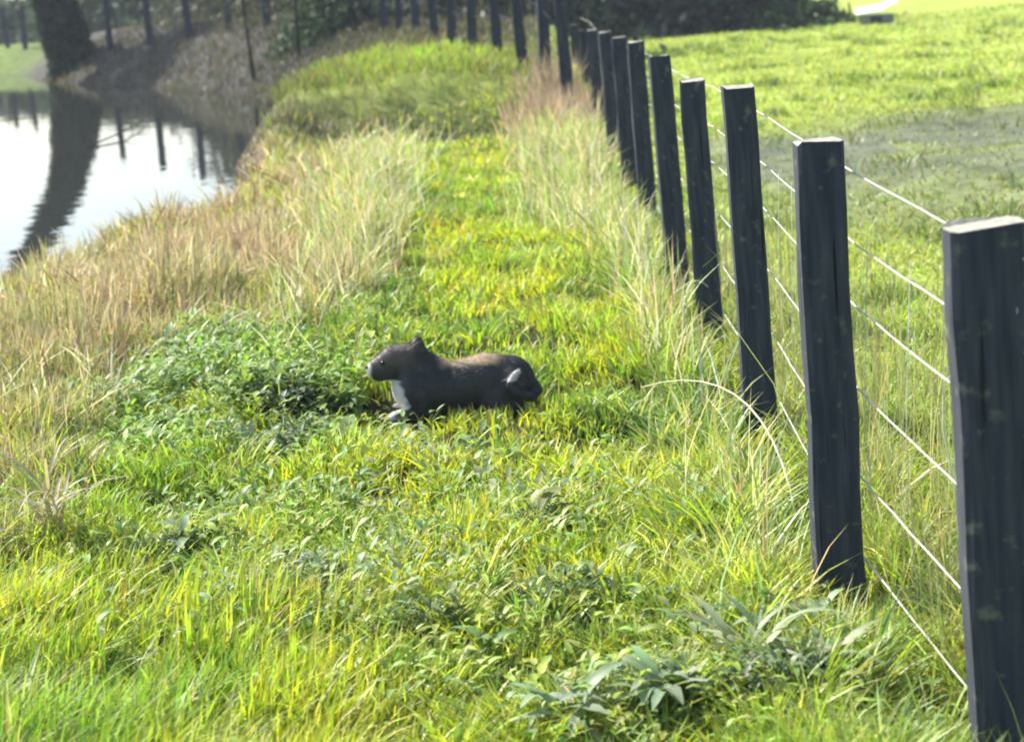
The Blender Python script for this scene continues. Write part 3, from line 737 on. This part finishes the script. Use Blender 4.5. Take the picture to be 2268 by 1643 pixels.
    dark = mat_pr('nose_and_eye', (.008, .008, .008), (.015, .014, .013), 40, .15, .1, spec=.6)
    for nm, pos, r, sc in (('nose', (-.316, 0, .218), .012, (.8, 1, .75)), ('eye', (-.256, -.041, .238), .0085, (1, 1, 1)), ('eye', (-.256, .041, .238), .0085, (1, 1, 1))):
        bm = bmesh.new(); bmesh.ops.create_icosphere(bm, subdivisions=3, radius=r, matrix=Matrix.Translation(pos) @ Matrix.Diagonal((*sc, 1)))
        mm = bpy.data.meshes.new(nm); bm.to_mesh(mm); bm.free(); mm.materials.append(dark)
        for pl in mm.polygons: pl.use_smooth = True
        oo = bpy.data.objects.new(nm, mm); COL.objects.link(oo); oo.parent = root
    root.rotation_euler = (0, 0, math.radians(4))
build_dog()

# ------------------------------------------------------------------ trees and hedges
def leaf_cloud(pts, size, col, name, parent=None, js=.28):
    n = len(pts); size = np.broadcast_to(size, (n,)) * RNG.uniform(.6, 1.4, n)
    a = RNG.normal(0, 1, (n, 3)); a /= np.linalg.norm(a, axis=1, keepdims=True)
    b = np.cross(a, RNG.normal(0, 1, (n, 3))); b /= np.linalg.norm(b, axis=1, keepdims=True)
    s = size[:, None]
    P = np.stack([pts - a * s, pts + b * s * .45, pts + a * s, pts - b * s * .45], 1)
    c = np.repeat(jit(col, n, js, .08)[:, None, :], 4, 1)
    return mesh_np(name, P.reshape(-1, 3), np.arange(n * 4), np.full(n, 4), M_FOL, c.reshape(-1, 3), parent=parent)

def hedge(name, label, cat, x0, y0, x1, y1, h, wd, n, col, size=.16, zoff=0, lump=1.6, stems=12):
    root = empty(name, (x0, y0, float(H(x0, y0)))); tag(root, label, cat)
    t = RNG.uniform(0, 1, n); cx = x0 + (x1 - x0) * t; cy = y0 + (y1 - y0) * t
    L = math.hypot(x1 - x0, y1 - y0); nxn, nyn = -(y1 - y0) / L, (x1 - x0) / L
    hh = h * (.62 + .38 * (vnoise(t * L, 0 * t, lump, 91) + .5 * vnoise(t * L, 0 * t, lump * .35, 92)))
    hh = hh * (.30 + .70 * sst(0, 1.1, np.minimum(t, 1 - t) * L / max(h * .55, .4)))
    u = RNG.uniform(0, 1, n) ** 1.7
    off = RNG.normal(0, .42, n) * wd * (1 - .45 * u)
    off = off * (.75 + .5 * vnoise(t * L, u * h, .9, 93))
    cx = cx + RNG.normal(0, .30, n) * min(h, 1.5) * (.4 + vnoise(cx, u * h, .5, 97)); X = cx + nxn * off; Y = cy + nyn * off; Z = H(X, Y) + hh * u + RNG.normal(0, .05, n)
    gap = (vnoise(t * L * 1.0, u * h, .55, 94) > .22) | (u < .4)
    P = np.stack([X, Y, Z], -1)[gap] - np.array([x0, y0, float(H(x0, y0))])
    leaf_cloud(P, size, col, 'crown', root)
    for i in range(stems):
        tt = (i + random.random()) / stems; bx, by = x0 + (x1 - x0) * tt, y0 + (y1 - y0) * tt; bz = float(H(bx, by))
        v, f, s = tube([(bx - x0, by - y0, bz - .1 - root.location.z), (bx - x0 + random.uniform(-.2, .2), by - y0, bz + h * .4 - root.location.z), (bx - x0 + random.uniform(-.4, .4), by - y0, bz + h * .85 - root.location.z)], .06, 5, .02)
        mesh_np('trunk', v, f, s, M_BARK, smooth=True, parent=root)
    return root
hedge('hedge', 'dark blue green hedge standing along the far edge of the paddock behind the fence', 'hedge', 1.0, 46, 7.3, 45, 3.2, 1.6, 42000, (.030, .050, .045), .14)
hedge('bush', 'low green bush beside the white roofed hutch at the top of the paddock', 'bush', 6.4, 43.8, 8.5, 43.4, .60, .8, 5000, (.07, .11, .05), .08, stems=5)
hedge('hedge', 'low grey green hedge beyond the left end of the bank and pond', 'hedge', -42, 92, -9, 66, 1.9, 1.8, 30000, (.050, .075, .058), .20, stems=10)
hedge('hedge', 'tall dark scrub behind the middle of the post row', 'hedge', -9, 60, -1.5, 44, 3.0, 2.0, 24000, (.055, .062, .052), .13, stems=16)
hedge('hedge', 'grey scrub right behind the nearest posts of the bank fence', 'hedge', -2.5, 40, 1.6, 34, 2.6, 1.3, 15000, (.065, .075, .062), .11, stems=14)
hedge('bush', 'dark twiggy bush rooted among the posts at the centre of the bank', 'bush', -3.4, 36.5, -2.5, 35.0, 1.5, .7, 4500, (.050, .085, .045), .08, stems=6)

def big_tree():
    bx, by = -11.0, 48.2; bz = float(H(bx, by))
    root = empty('ivy_tree', (bx, by, bz)); tag(root, 'large dark leaning tree with thick ivy covered trunk on the far pond bank', 'tree')
    trunk = [(.15, 0, -.5), (.0, 0, .6), (-.15, 0, 1.5), (-.50, 0, 2.5), (-1.1, 0, 3.5), (-1.85, 0, 4.5), (-2.5, 0, 5.6), (-2.7, .2, 8)]
    parts = [tube(trunk, .52, 14, .22)]
    tips = []
    for k in range(9):
        z0 = random.uniform(3.6, 7.6); i = min(6, int(z0 / 1.2)); p = Vector(trunk[min(i, 7)]); p.z = z0
        a = random.uniform(0, 6.28); l = random.uniform(1.8, 3.4)
        q = p + Vector((math.cos(a) * l, math.sin(a) * l, random.uniform(.6, 2.2))); m = p.lerp(q, .5) + Vector((0, 0, .3))
        parts.append(tube([p, m, q], .14, 7, .04)); tips += [q, m, p.lerp(q, .8)]
    v, f, s = join(parts); mesh_np('trunk', v, f, s, M_BARK, smooth=True, parent=root)
    pts = []
    for q in tips + [Vector((-2.7, .2, 8.3)), Vector((-2.4, .5, 9))]:
        c = np.array(q); r = random.uniform(.7, 1.2)
        d = RNG.normal(0, 1, (700, 3)); d /= np.linalg.norm(d, axis=1, keepdims=True)
        pts.append(c + d * r * RNG.uniform(.35, 1.1, (700, 1)) * np.array([1, 1, .7]))
    leaf_cloud(np.concatenate(pts), .11, (.05, .085, .035), 'crown', root)
    # ivy on the trunk
    n = 7000; t = RNG.uniform(0, 1, n) * 5.6; tz = np.array([p[2] for p in trunk]); tx = np.array([p[0] for p in trunk])
    a = RNG.uniform(0, 6.28, n); rr = .50 - .05 * t + .18 * vnoise(a * 2, t, .7, 95) + RNG.normal(0, .05, n)
    zz = -.3 + t; P = np.stack([np.interp(zz, tz, tx) + rr * np.cos(a), rr * np.sin(a), zz], -1)
    leaf_cloud(P, .10, (.030, .055, .035), 'ivy', root)
big_tree()

# thin bare alders standing on the bank
def sapling(x0, y0, h, lean, label):
    root = empty('bare_sapling', (x0, y0, float(H(x0, y0)))); tag(root, label, 'young tree')
    parts = [tube([(0, 0, -.2), (lean * .4, 0, h * .5), (lean, 0, h)], .045, 6, .012)]
    for k in range(8):
        z = random.uniform(.3, .95) * h; a = random.uniform(0, 6.28); l = random.uniform(.3, .8)
        p = Vector((lean * z / h, 0, z)); q = p + Vector((math.cos(a) * l, math.sin(a) * l, l * 1.1)); parts.append(tube([p, q], .012, 4, .004))
    v, f, s = join(parts); mesh_np('trunk', v, f, s, M_BARK, smooth=True, parent=root)
    tips = RNG.uniform(0, 1, 500)
    P = np.stack([lean * tips + RNG.normal(0, .28, 500), RNG.normal(0, .28, 500), .35 * h + tips * h * .65], -1)
    leaf_cloud(P, .045, (.07, .085, .04), 'crown', root)
sapling(-3.6, 34.6, 2.6, .1, 'thin twiggy sapling on the bank right of the pond corner')
sapling(-4.6, 35.6, 2.9, -.2, 'thin leaning sapling above the corner of the pond')

# shed with pale roof at the top of the paddock
def shed():
    x0, y0 = 8.95, 42.3; z0 = float(H(x0, y0)) - .06
    root = empty('hutch', (x0, y0, z0), math.radians(-12)); root.scale = (.5, .5, .5); tag(root, 'small low hutch with a sloping white roof at the far side of the paddock', 'hutch')
    mw = mat_pr('shed_wall', (.16, .18, .16), (.26, .28, .25), 4, .8, .2, (8, 8, 1)); mr_ = mat_pr('white_sheet_roof', (.70, .72, .70), (.82, .83, .80), 3, .5, .1)
    def box(nm, a, b, mat, skew=0):
        bm = bmesh.new(); vs = [bm.verts.new((x_, y_, z_ + (skew if x_ == b[0] else 0))) for z_ in (a[2], b[2]) for x_, y_ in ((a[0], a[1]), (b[0], a[1]), (b[0], b[1]), (a[0], b[1]))]
        for f in ((0, 3, 2, 1), (4, 5, 6, 7), (0, 1, 5, 4), (1, 2, 6, 5), (2, 3, 7, 6), (3, 0, 4, 7)): bm.faces.new([vs[i] for i in f])
        me = bpy.data.meshes.new(nm); bm.to_mesh(me); bm.free(); me.materials.append(mat)
        o = bpy.data.objects.new(nm, me); COL.objects.link(o); o.parent = root; return o
    box('wall', (-.8, -.6, -.2), (.8, .6, .55), mw)
    bm = bmesh.new()
    pr = [(-.95, .50), (.2, .62), (.95, .98), (.95, 1.04), (.2, .68), (-.95, .56)]
    fr = [bm.verts.new((a, -.75, b + .06)) for a, b in pr]; bk = [bm.verts.new((a, .75, b + .30)) for a, b in pr]
    bm.faces.new(fr[::-1]); bm.faces.new(bk)
    for i in range(6): bm.faces.new((fr[i], fr[(i + 1) % 6], bk[(i + 1) % 6], bk[i]))
    bmesh.ops.recalc_face_normals(bm, faces=bm.faces)
    me = bpy.data.meshes.new('roof'); bm.to_mesh(me); bm.free(); me.materials.append(mr_)
    o = bpy.data.objects.new('roof', me); COL.objects.link(o); o.parent = root
    box('door', (-.25, -.63, -.1), (.25, -.605, .48), M_POST)
shed()

# ------------------------------------------------------------------ thin damp air
def haze():
    m = bpy.data.materials.new('haze_air'); m.use_nodes = True; t = m.node_tree; t.nodes.clear()
    out = t.nodes.new('ShaderNodeOutputMaterial'); v = t.nodes.new('ShaderNodeVolumePrincipled')
    v.inputs['Color'].default_value = (.86, .92, 1, 1); v.inputs['Density'].default_value = .0007; v.inputs['Anisotropy'].default_value = .2
    t.links.new(v.outputs[0], out.inputs['Volume'])
    a, b = (-130, -20, -3.0), (140, 220, 16.0)
    vs = [(x, y, z) for z in (a[2], b[2]) for x, y in ((a[0], a[1]), (b[0], a[1]), (b[0], b[1]), (a[0], b[1]))]
    f = [0, 3, 2, 1, 4, 5, 6, 7, 0, 1, 5, 4, 1, 2, 6, 5, 2, 3, 7, 6, 3, 0, 4, 7]
    o = mesh_np('haze', vs, f, [4] * 6, m); tag(o, kind='stuff')
haze()
